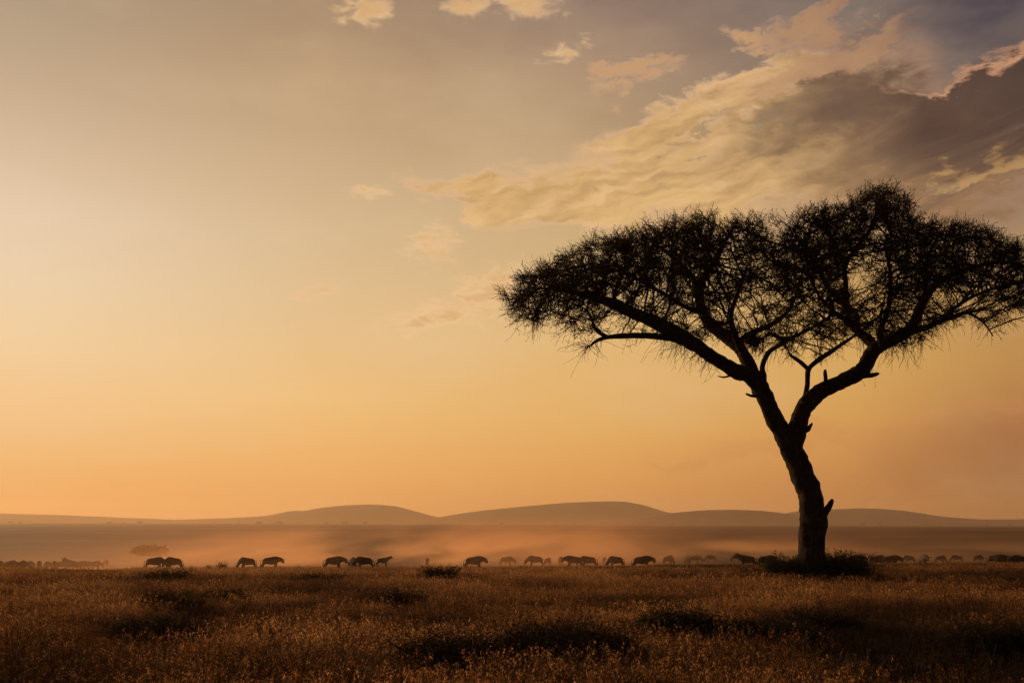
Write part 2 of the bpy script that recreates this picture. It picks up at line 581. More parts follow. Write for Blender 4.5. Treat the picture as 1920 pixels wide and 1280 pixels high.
# hills on the horizon, each one a low range with depth
def hill(name, D, prof, depth, label, seed, mat='hill'):
    p = np.array(prof, float)
    xs = np.linspace(p[0, 0], p[-1, 0], 220)
    ys = np.interp(xs, p[:, 0], p[:, 1])
    k = np.hanning(13); k /= k.sum()
    ys = np.convolve(np.pad(ys, 6, 'edge'), k, 'valid')
    X = (xs - 960) / F * D
    top = CAMZ + (HY - ys) / F * D
    zb = -25.0
    vs = np.linspace(-1, 1, 36)
    prof_v = np.cos(vs * math.pi / 2) ** 1.3
    XX = np.repeat(X[None, :], len(vs), 0)
    YY = D + vs[:, None] * depth + XX * 0
    H = zb + (top - zb)[None, :] * prof_v[:, None]
    nz = vnoise(np.stack([XX, YY, XX * 0], -1), 1 / 420., seed) * 26 + vnoise(np.stack([XX, YY, XX * 0], -1), 1 / 130., seed + 1) * 8
    fine = vnoise(np.stack([XX, YY, XX * 0], -1), 1 / 25., seed + 2) * 2.0
    H = H + nz * (1 - prof_v[:, None]) * np.clip((H - zb) / 80, 0, 1) + fine
    Vv = np.stack([XX, YY, H], -1).reshape(-1, 3)
    n = len(xs)
    i = (np.arange(len(vs) - 1)[:, None] * n + np.arange(n - 1)[None, :]).ravel()
    o = mesh_obj(name, Vv, [np.stack([i, i + 1, i + 1 + n, i + n], 1)], M[mat], smooth=True)
    return tag(o, label, None, None, 'structure')


hill('hill', 6900, [(-500, 955), (-200, 957), (0, 962), (120, 965), (230, 970), (330, 974), (430, 971), (500, 967), (540, 962), (600, 964), (700, 975), (760, 992)], 700,
     'long low rise on the far left of the horizon', 21)
hill('hill', 7000, [(400, 992), (470, 972), (520, 963), (548, 957), (575, 957), (605, 951), (650, 946.5), (700, 945), (740, 948), (775, 957), (815, 968), (870, 977), (930, 990)], 600,
     'rounded brown hill left of the middle of the horizon', 22)
hill('hill', 6800, [(740, 990), (800, 974), (840, 966), (900, 957), (980, 949), (1060, 942), (1120, 939.5), (1170, 939.5), (1205, 946), (1245, 959), (1300, 970), (1400, 984), (1450, 992)], 600,
     'broad hazy orange hill in the middle of the horizon', 23)
hill('hill', 5800, [(1400, 990), (1470, 962), (1500, 957), (1560, 954), (1610, 952.5), (1650, 953), (1700, 958), (1760, 968), (1830, 973), (1920, 973), (2100, 968), (2500, 960)], 500,
     'mauve hill right of the acacia trunk', 24, 'mauve')
hill('hill', 5250, [(960, 992), (1050, 980), (1150, 973), (1220, 966), (1280, 959), (1330, 955.5), (1380, 955), (1430, 957), (1480, 963), (1530, 972), (1600, 980), (1680, 992)], 350,
     'low mauve hill just left of the acacia trunk', 25, 'mauve')


# ------------------------------------------------------------------ twig and leaf sprays (used by tree crown and shrubs)
def sprays(starts, dirs, lens, r0, k=5, wiggle=0.35, leaf=0.05, nleaf=4, curl=(0, 0, 0), side_prob=0.5):
    N = len(starts)
    P = np.empty((N, k, 3))
    P[:, 0] = starts
    d = dirs / (np.linalg.norm(dirs, axis=1, keepdims=True) + 1e-9)
    step = lens[:, None] / (k - 1)
    for j in range(1, k):
        d = d + rng.normal(0, wiggle, (N, 3)) + np.asarray(curl)
        d /= np.linalg.norm(d, axis=1, keepdims=True) + 1e-9
        P[:, j] = P[:, j - 1] + d * step
    rad = r0[:, None] * np.linspace(1, 0.35, k)[None, :]
    Vt, Ft = tubes(P, rad, 3)
    if nleaf <= 0:
        return P, Vt, [Ft]
    # leaf tufts: small folded leaflets along each twig
    idx = rng.integers(1, k, (N, nleaf))
    base_ = P[np.arange(N)[:, None], idx].reshape(-1, 3)
    base_ = base_ + rng.normal(0, 0.02, base_.shape)
    n = len(base_)
    a = rng.normal(0, 1, (n, 3)); a /= np.linalg.norm(a, axis=1, keepdims=True)
    b = np.cross(a, rng.normal(0, 1, (n, 3))); b /= np.linalg.norm(b, axis=1, keepdims=True)
    s = leaf * rng.uniform(0.5, 1.3, (n, 1))
    Lv = np.stack([base_, base_ + a * s + b * s * 0.42, base_ + a * s * 1.9, base_ + a * s - b * s * 0.42], 1).reshape(-1, 3)
    Lf = (np.arange(n)[:, None] * 4 + np.arange(4)[None, :]) + len(Vt)
    return P, np.vstack([Vt, Lv]), [Ft, Lf]


def bark_tube(pts, sides=14, dens=9.0, knob=0.06, seed=1):
    """pts: world x,y,z,r rows; returns displaced bark tube"""
    pts = np.asarray(pts, float)
    L = np.linalg.norm(np.diff(pts[:, :3], axis=0), axis=1).sum()
    n = max(6, int(L * dens))
    c = catmull(pts, n)
    P = c[None, :, :3].copy()
    rr = c[None, :, 3]
    P += np.stack([vnoise(P * 1.0, 1.1, seed), vnoise(P, 1.1, seed + 1), vnoise(P, 1.1, seed + 2)], -1) * rr[..., None] * 0.25
    Vv, Fv = tubes(P, rr, sides)
    ctr = np.repeat(P[0], sides, axis=0)
    dirv = Vv - ctr
    nz = vnoise(Vv * np.array([1, 1, 0.35]), 9.0, seed) * 0.26 + vnoise(Vv, 2.6, seed + 5) * 0.22 + vnoise(Vv, 22.0, seed + 6) * 0.06
    Vv = ctr + dirv * (1 + nz[:, None] * (1.0 if knob is None else knob / 0.06 * 0.9))
    cap0 = np.array([[k for k in range(sides)][::-1]])
    # end fan
    tip = P[0, -1] + (P[0, -1] - P[0, -2]) * 0.3
    Vv = np.vstack([Vv, tip])
    b = (n - 1) * sides
    caps = np.array([[b + k, b + (k + 1) % sides, len(Vv) - 1] for k in range(sides)])
    return Vv, Fv, caps


def join(parts):
    vs, q, tr, off = [], [], [], 0
    for v, fq, ft in parts:
        vs.append(v); q.append(fq + off)
        if ft is not None and len(ft): tr.append(ft + off)
        off += len(v)
    out = [np.vstack(q)]
    if tr: out.append(np.vstack(tr))
    return np.vstack(vs), out


# ------------------------------------------------------------------ the acacia
TD = 43.0
TX, TY = (1520 - 960) / F * TD, TD
TZ = float(gz(TX, TY))


def W(px, py, dep=0.0):
    """point seen at px,py but at depth TD+dep, relative to the tree base"""
    Y = TD + dep
    return np.array([(px - 960) / F * Y - TX, Y - TY, CAMZ - (py - HY) / F * Y - TZ])


def chain(rows_):
    out = []
    for r in rows_:
        px, py, rp = r[:3]
        dep = r[3] if len(r) > 3 else 0.0
        p = W(px, py, dep)
        out.append([*p, rp / F * (TD + dep)])
    return np.array(out)


trunk = chain([(1521, 1108, 36), (1520, 1090, 29), (1519, 1070, 25.5), (1521, 1035, 24), (1524, 990, 23.5), (1521, 950, 23.5), (1517, 920, 22), (1504, 884, 20.5),
               (1487, 846, 20), (1472, 818, 18), (1456, 791, 16, -.1), (1443, 762, 15, -.3), (1430, 738, 15.5, -.4), (1420, 716, 15.5, -.5)])
limbs = [
    # right fork and on
    ('fork', [(1489, 850, 14), (1492, 822, 16.5), (1497, 799, 17), (1505, 773, 16, .2), (1520, 749, 15.5, .4), (1545, 730, 14.5, .6), (1577, 714, 14, .7), (1608, 701, 14.5, .6),
              (1625, 681, 14.5, .4), (1640, 655, 13.5, .2), (1666, 642, 11.5, -.1), (1700, 622, 11, -.5)]),
    ('left', [(1424, 722, 15, -.5), (1405, 706, 14.5, -.7), (1381, 695, 14, -1.0), (1340, 669, 12.5, -1.5), (1295, 641, 13, -2.0), (1248, 614, 13, -2.4), (1201, 592, 11, -2.8),
              (1164, 575, 10, -3.1), (1123, 560, 8, -3.3), (1080, 549, 5, -3.5), (1045, 543, 3, -3.4), (1012, 540, 1.4, -3.3)]),
    ('leftlow', [(1280, 640, 7, -2.1), (1255, 633, 6.5, -2.2), (1217, 629, 5.5, -2.6), (1176, 629, 5.5, -3.2), (1139, 632, 4.2, -3.8), (1120, 638, 3, -4.1), (1104, 650, 1.4, -4.3)]),
    ('leftlowup', [(1139, 632, 3.8, -3.8), (1125, 624, 3.8, -3.9), (1115, 615, 3.4, -4.0), (1111, 600, 2.6, -4.1), (1100, 580, 2.0, -4.3)]),
    ('leftup', [(1423, 718, 13, -.4), (1404, 682, 12.5, .1), (1387, 652, 12, .6), (1366, 634, 12, 1.0), (1336, 611, 11, 1.5), (1316, 582, 9.5, 1.9), (1311, 545, 8.5, 2.3), (1322, 517, 7, 2.6),
                (1342, 489, 5.5, 2.8), (1358, 455, 4, 3.0), (1376, 425, 2.5, 3.2)]),
    ('leftupb', [(1311, 550, 5, 2.3), (1300, 522, 4.5, 2.6), (1272, 492, 3.5, 3.2), (1240, 465, 2.6, 3.9), (1205, 440, 1.8, 4.5)]),
    ('leftupc', [(1320, 588, 5, 1.8), (1285, 575, 4.5, 2.2), (1240, 548, 4, 2.7), (1190, 520, 3.2, 3.2), (1140, 490, 2.2, 3.7)]),
    ('mid', [(1378, 646, 6, .7), (1390, 636, 5.5, .4), (1410, 624, 5, -.2), (1438, 612, 4.4, -.9), (1470, 592, 3.6, -1.7), (1490, 560, 2.8, -2.4), (1500, 520, 2, -2.8)]),
    ('inner', [(1433, 722, 6, -.4), (1432, 705, 5.5, -.7), (1430, 687, 5, -1.1), (1441, 662, 5, -1.5), (1462, 646, 4.2, -2.0), (1487, 632, 3.5, -2.6), (1525, 612, 2.8, -3.4), (1560, 590, 2, -4.2)]),
    ('ybranch', [(1507, 752, 4, .3), (1514, 722, 4.5, .9), (1516, 693, 4.8, 1.4), (1530, 678, 4.6, 1.9), (1556, 660, 4.6, 2.6), (1580, 644, 3.4, 3.3), (1612, 622, 2.6, 4.0), (1640, 600, 2, 4.6)]),
    ('yleft', [(1516, 693, 4.4, 1.4), (1500, 678, 4.0, 1.3), (1481, 665, 2.6, 1.1)]),
    ('rinner', [(1641, 654, 11, .2), (1628, 637, 9, .6), (1606, 617, 7.5, 1.1), (1590, 590, 6, 1.5), (1587, 560, 5.2, 1.8), (1586, 530, 5, 2.0), (1585, 497, 5, 2.2), (1612, 457, 4.2, 2.4),
                (1637, 423, 3.2, 2.6), (1646, 385, 2.2, 2.7)]),
    ('rinnerb', [(1586, 505, 4.5, 2.1), (1572, 470, 3.6, 2.0), (1550, 435, 2.8, 1.8), (1525, 405, 2, 1.6)]),
    ('rinnerc', [(1604, 614, 5, 1.0), (1570, 590, 4, .2), (1540, 560, 3.2, -.8), (1520, 520, 2.6, -1.6), (1510, 480, 2, -2.2)]),
    ('rup', [(1698, 624, 9.5, -.5), (1715, 602, 9.5, -.9), (1729, 568, 9, -1.4), (1747, 540, 8, -1.9), (1775, 520, 6, -2.5), (1822, 501, 4.2, -3.2), (1880, 492, 2.5, -3.8), (1930, 500, 1.8, -4.2)]),
    ('rupb', [(1735, 558, 5.5, -1.6), (1735, 520, 4.6, -1.4), (1742, 480, 3.6, -1.0), (1760, 440, 2.4, -.6)]),
    ('rright', [(1695, 624, 6.5, -.4), (1731, 616, 5.8, .2), (1762, 602, 4.6, .9), (1791, 593, 3.8, 1.6), (1812, 586, 3, 2.2), (1837, 599, 2.2, 2.6), (1850, 612, 1.6, 2.8), (1862, 630, 1.0, 3.0)]),
    ('rrightb', [(1765, 602, 4, .9), (1800, 570, 3.4, 1.9), (1850, 545, 2.8, 3.0), (1910, 530, 2, 4.0)]),
    # depth limbs that carry the near and far sides of the umbrella
    ('back', [(1608, 617, 6, 1.1), (1600, 585, 5.5, 2.6), (1560, 550, 4.6, 4.2), (1530, 500, 3.6, 5.6), (1500, 450, 2.4, 6.6)]),
    ('front', [(1390, 656, 7, .4), (1375, 620, 6, -1.2), (1370, 590, 5, -2.9), (1385, 545, 3.6, -4.4), (1400, 500, 2.4, -5.6)]),
    ('front', [(1655, 648, 7, 0), (1650, 620, 6, -1.8), (1665, 580, 4.8, -3.4), (1670, 520, 3.6, -4.8), (1660, 460, 2.4, -5.8)]),
]
stubs = [
    ([(1536, 972, 9, -.3), (1546, 962, 7.5, -.35), (1554, 951, 6, -.4), (1559, 940, 4.4, -.4), (1561, 935, 2.2, -.4)], 'dead broken stub low on the trunk'),
    ([(1548, 724, 5, .5), (1548, 710, 4.2, .5), (1547, 700, 3.8, .5), (1547, 693, 2.4, .5)], 'short upright broken stub'),
    ([(1620, 703, 6, .4), (1634, 703, 4.2, .3), (1643, 701, 3.8, .3), (1647, 700, 2.4, .2)], 'short dead stub on the outside of the bend'),
    ([(1420, 742, 4, -.4), (1409, 742, 2.8, -.5), (1401, 739, 2.2, -.5), (1398, 738, 1.4, -.5)], 'small stub low on the leaning limb'),
    ([(1508, 808, 5, -.1), (1515, 804, 5.5, -.2), (1519, 799, 3.6, -.2), (1523, 793, 1.8, -.2)], 'knotty stub above the fork'),
    ([(1386, 706, 2.2, -1), (1372, 704, 2.0, -1.2), (1357, 707, 1.6, -1.4), (1346, 705, 1.0, -1.5)], 'thin bare snag under the limb'),
]
tree = empty('acacia_tree', (TX, TY, TZ))
tag(tree, 'tall dark flat-topped acacia with forked leaning trunk, standing above everything on the plain', 'tree')
v1, q1, c1 = bark_tube(trunk, 22, 12, seed=3)
# flare and buttress the foot
low_ = np.clip(1 - v1[:, 2] / 1.4, 0, 1)
ang = np.arctan2(v1[:, 1], v1[:, 0])
v1[:, :2] *= (1 + low_ * (0.10 + 0.13 * np.sin(ang * 5 + 1)))[:, None]
v2, q2, c2 = bark_tube(chain(limbs[0][1]), 18, 12, seed=9)
vv, ff = join([(v1, q1, c1), (v2, q2, c2)])
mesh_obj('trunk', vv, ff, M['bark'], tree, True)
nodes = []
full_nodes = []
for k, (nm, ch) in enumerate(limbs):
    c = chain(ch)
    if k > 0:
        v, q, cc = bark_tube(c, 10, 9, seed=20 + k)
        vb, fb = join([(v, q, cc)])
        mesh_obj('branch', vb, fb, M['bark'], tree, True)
    L = np.linalg.norm(np.diff(c[:, :3], axis=0), axis=1).sum()
    d = catmull(c, max(4, int(L / 0.28)))
    start = int(len(d) * (0.75 if nm == 'fork' else 0.4 if nm in ('left', 'leftup') else 0.3))
    nodes.append(d[start:, :3])
    full_nodes.append(d[:, :3])
for ch, lb in stubs:
    v, q, cc = bark_tube(chain(ch), 8, 26, seed=70 + len(ch) + int(ch[0][0]))
    vb, fb = join([(v, q, cc)])
    o = mesh_obj('broken_stub', vb, fb, M['bark'], tree, True)
    o['label'] = lb

# crown envelope in view of the photo: top and bottom edges and thinner places
topx = [972, 1002, 1045, 1105, 1165, 1215, 1260, 1330, 1400, 1437, 1458, 1480, 1520, 1560, 1600, 1640, 1685, 1715, 1740, 1780, 1840, 1880, 1925, 1980, 2030]
topy = [530, 497, 466, 442, 424, 406, 394, 392, 394, 404, 420, 396, 380, 374, 364, 334, 348, 388, 408, 406, 412, 432, 470, 505, 545]
botx = [940, 960, 1000, 1050, 1090, 1130, 1180, 1230, 1290, 1350, 1420, 1500, 1560, 1620, 1680, 1720, 1760, 1800, 1860, 1920, 1980, 2030]
boty = [560, 585, 612, 604, 632, 612, 600, 622, 645, 640, 650, 650, 645, 640, 655, 640, 615, 590, 595, 580, 580, 560]
holes = [(1375, 545, 48, 48, .85), (1400, 590, 40, 30, .6), (1622, 545, 34, 30, .85), (1640, 440, 26, 18, .5), (1450, 425, 18, 30, .7), (1180, 560, 60, 16, .35), (1250, 585, 55, 22, .5),
         (1440, 520, 26, 50, .5), (1690, 600, 26, 20, .5), (1800, 565, 60, 14, .6), (1150, 605, 50, 18, .7), (1290, 610, 40, 20, .45), (1560, 640, 60, 10, .5), (1530, 450, 30, 20, .4), (1480, 650, 60, 14, .6)]


def crown_points(n, pw=None):
    out = []
    while len(out) < n:
        m = 20000
        x = rng.uniform(940, 2030, m); y = rng.uniform(335, 660, m)
        T = np.interp(x, topx, topy) + 15; B = np.interp(x, botx, boty)
        tt = (y - T) / (B - T)
        w = np.where((tt > 0) & (tt < 1), 1.0, 0.0)
        w *= np.where(tt < 0.5, 1.0, 1.0 - 0.60 * np.clip((tt - 0.5) / 0.25, 0, 1))
        for hx, hy, ha, hb, hs in holes:
            w *= 1 - hs * np.exp(-(((x - hx) / ha) ** 2 + ((y - hy) / hb) ** 2))
        cl = vnoise(np.stack([x / 75., (y - T) / 24., x * 0], -1), 1.0, 8) * 1.3 + vnoise(np.stack([x / 30., (y - T) / 14., x * 0], -1), 1.0, 9) * .6
        w *= np.clip(0.68 + cl * 1.0, 0.08, 1)
        keep = rng.random(m) < w
        x, y, tt = x[keep], y[keep], tt[keep]
        # depth: the crown is roughly round from above and domed, thinner towards its edge
        e = np.clip(1 - ((x - 1480) / 545) ** 2, 0.02, 1) ** 0.5
        d = rng.uniform(-1, 1, len(x)) * 7.0 * e * (0.35 + 0.65 * np.clip(tt * 3, 0, 1)) * (1 - 0.35 * np.clip((tt - .7) / .3, 0, 1))
        for a, b, c in zip(x, y, d):
            out.append(W(a, b, c))
    return np.array(out[:n])


# space colonisation from the limbs
att = crown_points(7000)
ex = []
for x0, x1, y0, y1, dp, n_ in [(976, 1130, 508, 572, -3.4, 420), (1010, 1350, 28, 125, 0, 900), (1500, 1720, 25, 110, 0, 120), (1760, 1930, 25, 120, 0, 300)]:
    for _ in range(n_):
        x_ = rng.uniform(x0, x1)
        if y0 > 300:
            ex.append(W(x_, rng.uniform(y0 + (1130 - x_) * .02, y1), dp + rng.normal(0, 1.1)))
        else:
            ex.append(W(x_, np.interp(x_, topx, topy) + rng.uniform(y0, y1), rng.uniform(-4.5, 4.5) * min(1, (x_ - 930) / 300)))
att = np.vstack([att, np.array(ex)])
nd = np.vstack(nodes)
par = -np.ones(len(nd), int)
n_root = len(nd)
alive = np.ones(len(att), bool)


def nearest(A, Nn, off):
    best = np.full(len(A), 1e9); bi = np.zeros(len(A), int)
    for s in range(0, len(Nn), 1500):
        D = ((A[:, None, :] - Nn[None, s:s + 1500, :]) ** 2).sum(-1)
        k = D.argmin(1); v = D[np.arange(len(A)), k]
        u = v < best
        best[u] = v[u]; bi[u] = k[u] + s + off
    return best, bi


bd, bi = nearest(att, nd, 0)
STEP = 0.30
for it in range(60):
    act = alive & (bd < 4.0 ** 2)
    if not act.any(): break
    idx = bi[act]
    dv = att[act] - nd[idx]
    dv /= np.linalg.norm(dv, axis=1, keepdims=True) + 1e-9
    acc = np.zeros_like(nd)
    np.add.at(acc, idx, dv)
    u = np.unique(idx)
    dr = acc[u]
    ln = np.linalg.norm(dr, axis=1)
    u = u[ln > 0.15]; dr = dr[ln > 0.15]
    dr /= np.linalg.norm(dr, axis=1, keepdims=True)
    new = nd[u] + (dr + rng.normal(0, 0.15, dr.shape)) * STEP
    off = len(nd)
    nd = np.vstack([nd, new]); par = np.concatenate([par, u])
    b2, i2 = nearest(att, new, off)
    up = b2 < bd
    bd[up] = b2[up]; bi[up] = i2[up]
    alive &= bd > 0.36 ** 2
    if len(nd) > 26000: break
nN = len(nd)
cnt = np.zeros(nN)
child = np.zeros(nN, int)
for k in range(nN - 1, n_root - 1, -1):
    cnt[k] += 1
    cnt[par[k]] += cnt[k]
    child[par[k]] += 1
rad = 0.008 + 0.0062 * np.sqrt(np.maximum(cnt, 1))
e = np.arange(n_root, nN)
A_, B_ = nd[par[e]], nd[e]
rp = np.where(par[e] < n_root, rad[e] * 1.15, rad[par[e]])
Vb, Fb = tubes(np.stack([A_, B_], 1), np.stack([rp, rad[e]], 1), 4)
# twigs
hub = W(1490, 690, 0)
fine = e[cnt[e] < 30]
reps = np.where(cnt[fine] <= 3, 4, 1)
src = np.repeat(fine, reps)
src = np.concatenate([src, rng.choice(fine, 5000)])
st = nd[src] + rng.normal(0, 0.06, (len(src), 3))
out_ = st - hub
out_ /= np.linalg.norm(out_, axis=1, keepdims=True)
grow = nd[src] - nd[par[src]]
grow /= np.linalg.norm(grow, axis=1, keepdims=True) + 1e-9
dr = out_ * 0.65 + grow * 0.5 + rng.normal(0, 0.55, st.shape)
Pn, V1, F1 = sprays(st, dr, rng.uniform(0.32, 0.72, len(st)), rng.uniform(0.009, 0.015, len(st)), 6, 0.27, 0.030, 7)
# side shoots
s2 = rng.integers(1, 5, len(Pn))
st2 = Pn[np.arange(len(Pn)), s2]
dd2 = Pn[np.arange(len(Pn)), s2] - Pn[np.arange(len(Pn)), s2 - 1]
dd2 /= np.linalg.norm(dd2, axis=1, keepdims=True)
_, V2, F2 = sprays(st2, dd2 + rng.normal(0, 0.6, st2.shape), rng.uniform(0.18, 0.40, len(st2)), rng.uniform(0.006, 0.010, len(st2)), 4, 0.3, 0.028, 5)
# drooping sprays listed where the photo shows them hanging free
hang = []
for hx, hy, sx, sy, n, dxx, dyy, dp in [(1105, 640, 30, 12, 60, -.7, -.55, -4.2), (1050, 605, 40, 14, 90, -.8, -.5, -3.2), (990, 590, 25, 18, 90, -.8, -.5, -3), (1285, 668, 32, 9, 70, -.6, -.5, -1.4),
                                        (1310, 680, 18, 6, 30, -.4, -.6, -1.3), (1690, 660, 24, 18, 70, .1, -.8, 0.3), (1745, 625, 26, 10, 40, .3, -.7, .6), (1850, 605, 16, 14, 50, .4, -.8, 2.8),
                                        (1890, 575, 30, 14, 80, .6, -.6, 3), (1570, 655, 50, 10, 60, 0, -.5, 3), (1480, 655, 40, 10, 50, -.1, -.5, -2), (1490, 668, 14, 5, 14, -.3, -.6, 1.2)]:
    for _ in range(n):
        p = W(rng.normal(hx, sx), rng.normal(hy, sy), dp + rng.normal(0, .5))
        hang.append([*p, dxx, rng.normal(0, .4), dyy])
hang = np.array(hang)
alln = np.vstack(full_nodes + [nd])
hb, hi = nearest(hang[:, :3], alln, 0)
okh = hb < 1.3 ** 2
pull = hang[okh, :3] - alln[hi[okh]]
hang = hang[okh]
hang[:, :3] = alln[hi[okh]]
hang[:, 3:] = pull + hang[:, 3:] * .35
_, V3, F3 = sprays(hang[:, :3], hang[:, 3:] + rng.normal(0, .3, (len(hang), 3)), np.linalg.norm(pull, axis=1) + rng.uniform(.15, .45, len(hang)), rng.uniform(.009, .014, len(hang)), 7, .22, .03, 5, (0, 0, -.06))
VV = [Vb, V1, V2, V3]
FF4 = []
off = 0
for v, fs in zip(VV, ([Fb], F1, F2, F3)):
    for f in fs: FF4.append(f + off)
    off += len(v)
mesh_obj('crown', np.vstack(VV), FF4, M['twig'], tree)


# ------------------------------------------------------------------ shrubs
def shrub(name, x, y, w, d, h, mat, label, cat='shrub', group=None, n=900, upright=0.6, leaf=0.05, stemr=0.006, seed_tips=True):
    z = float(gz(x, y))
    root = empty(name, (x, y, z - 0.03))
    tag(root, label, cat, group)
    ns = max(30, n // 8)
    a = rng.uniform(0, 2 * math.pi, ns); r = np.sqrt(rng.random(ns)) * 0.35
    st = np.stack([np.cos(a) * r * w, np.sin(a) * r * d, np.zeros(ns)], 1)
    dr = np.stack([np.cos(a) * r * w * 1.8, np.sin(a) * r * d * 1.8, np.full(ns, h * (0.7 + upright))], 1)
    ln = rng.uniform(0.55, 1.05, ns) * np.linalg.norm(np.stack([np.cos(a) * r * w, np.sin(a) * r * d, np.full(ns, h)], 1), axis=1)
    P, Vs, Fs = sprays(st, dr, ln, np.full(ns, stemr * 1.5), 6, 0.16, leaf, 0)
    mesh_obj('stems', Vs, Fs, M['bark'], root)
    k = rng.integers(0, ns, n); j = rng.integers(1, 6, n)
    s2 = P[k, j] + rng.normal(0, 0.03, (n, 3))
    s2[:, 2] = np.maximum(s2[:, 2], 0.02)
    d2 = s2 * np.array([1 / w, 1 / d, 0.2]) + rng.normal(0, .6, (n, 3)) + np.array([0, 0, upright * 0.6])
    _, Vl, Fl = sprays(s2, d2, rng.uniform(.15, .45, n) * min(1.0, h * 1.4), np.full(n, stemr * 0.8), 4, .3, leaf, 6)
    mesh_obj('foliage', Vl, Fl, mat, root)
    return root


shrub('bush', TX - 0.9, TY + 0.2, 1.4, 1.2, 1.15, M['shrub'], 'leafy green-brown bush at the left foot of the acacia trunk', 'bush', 'bushes round the acacia foot', 2400, .85, .04, .009)
shrub('bush', TX + 1.3, TY - 0.1, 1.7, 1.3, 1.35, M['shrub'], 'dark leafy bush with upright sprigs at the right foot of the acacia trunk', 'bush', 'bushes round the acacia foot', 2600, .9, .04, .009)
shrub('bush', TX + 2.6, TY + 1.0, 1.1, 1.0, .75, M['shrub'], 'low dark bush at the outer right end of the thicket under the acacia', 'bush', 'bushes round the acacia foot', 700, .6, .04)
shrub('bush', TX - 2.2, TY + .7, 1.0, .9, .65, M['shrub'], 'low greenish bush at the outer left end of the thicket under the acacia', 'bush', 'bushes round the acacia foot', 700, .6, .04)

for px, py, wpx, hpx, n, lb in [
    (312, 1096, 100, 22, 500, 'low dark shrub just below the pair of wildebeest with touching heads'),
    (318, 1158, 120, 32, 900, 'dark spreading shrub midway down the left meadow'),
    (300, 1228, 170, 44, 1500, 'wide dark shrub near the bottom left corner'),
    (735, 1150, 110, 28, 800, 'narrow dark shrub in the middle of the meadow'),
    (825, 1100, 60, 34, 500, 'dark ragged shrub between two grazing wildebeest and the open meadow'),
    (600, 1098, 110, 16, 400, 'very low dark shrub below the three wildebeest standing together'),
    (430, 1142, 60, 18, 350, 'faint dark tuft of shrub between two larger shrubs on the left'),
    (870, 1276, 250, 60, 2400, 'broad black-looking leafy mound standing in for shadow left of the bottom centre'),  # this mound and the next stand in for a stretch of shadow
    (1060, 1270, 260, 72, 2800, 'broadest dark leafy mound standing in for shadow at the bottom centre of the meadow'),
    (1275, 1226, 110, 64, 1800, 'tall green-tipped shrub right of the bottom centre'),
    (1430, 1230, 160, 46, 1700, 'dark shrub joining the right side of the green-tipped one'),
    (1540, 1200, 120, 34, 1000, 'low dim shrub in the grass below the acacia'),
    (1860, 1250, 150, 52, 1500, 'dark shrub in the bottom right corner'),
    (500, 1232, 70, 24, 500, 'small dark shrub right of the wide one near the bottom left'),
]:
    x, y, z = hit(px, py)
    sc = y / F
    shrub('low_shrub', x, y, wpx * sc * .72, min(wpx * sc * .6, 1.6), hpx * sc * .75 + .28, M['shrub'] if 'green' in lb else M['darkgrass'], lb, 'shrub', 'dark low shrubs in the meadow', int(n * 2.2), .45, .022 + .0004 * y)
# small plants on the crest
for px, hpx, wpx, lb in [(416, 16, 10, 'small upright dark bush on the crest left of the two grazing wildebeest'), (392, 12, 9, 'thin twiggy sprig on the crest beside a small dark bush')]:
    y = 101.0; x = (px - 960) / F * y
    shrub('small_bush', x, y, wpx * y / F * .6, wpx * y / F * .5, hpx * y / F + .12, M['shrub'], lb, 'bush', None, 160 if hpx > 14 else 40, .8, .05, .012)
# a thicket half lost in the dust
x = (282 - 960) / F * 182
shrub('thicket', x, 182, 4.0, 2.4, 1.7, M['shrub'], 'blurred dark thicket half lost in the dust behind the paired wildebeest', 'bush', None, 1500, .35, .22, .03)

# far trees along the rim of the plain
def far_tree(first=[None]):
    root = empty('distant_tree', (0, 0, 0))
    Pt = np.array([[[0, 0, 0], [.2, 0, 2.2], [.1, 0, 4.4]]], float)
    v, f = tubes(Pt, np.array([[.35, .28, .2]]), 6)
    mesh_obj('trunk', v, [f], M['bark'], root)
    n = 500
    a = rng.uniform(0, 2 * math.pi, n); r = np.sqrt(rng.random(n))
    c = np.stack([np.cos(a) * r * 4.2, np.sin(a) * r * 4.2, np.where(rng.random(n) < .5, 3.6, 2.0) + rng.uniform(-1.8, 1.6, n) * (1.15 - r)], 1)
    q = rng.normal(0, .45, (n, 4, 3))
    mesh_obj('crown', (c[:, None] + q).reshape(-1, 3), [np.arange(n * 4).reshape(-1, 4)], M['farleaf'], root)
    return root


proto = far_tree()
FAR = [20, 38, 205, 232, 262, 402, 448, 486, 523, 527, 560, 612, 648, 684, 806, 865, 913, 940, 1040, 1076, 1130, 1198, 1262, 1345, 1378, 1560, 1618, 1650, 1702, 1731, 1764, 1850, 1893]
for k, px in enumerate(FAR):
    y = 4850 + 130 * random.random()
    x = (px - 960) / F * y
    if k == 0:
        o = proto
    else:
        o = proto.copy(); COL.objects.link(o)
        for chd in proto.children:
            c = chd.copy(); COL.objects.link(c); c.parent = o
    s = random.uniform(1.1, 2.2) * (1.5 if px in (523, 1618, 486) else 1)
    o.location = (x, y, float(gz(x, y)) - .3)
    o.scale = (s * random.uniform(.8, 1.8), s, s)
    o.rotation_euler = (0, 0, random.uniform(0, 6.28) if k else 0)
    tag(o, 'tiny dark tree on the level rim of the plain in front of the hills', 'tree', 'tiny trees along the rim of the plain')


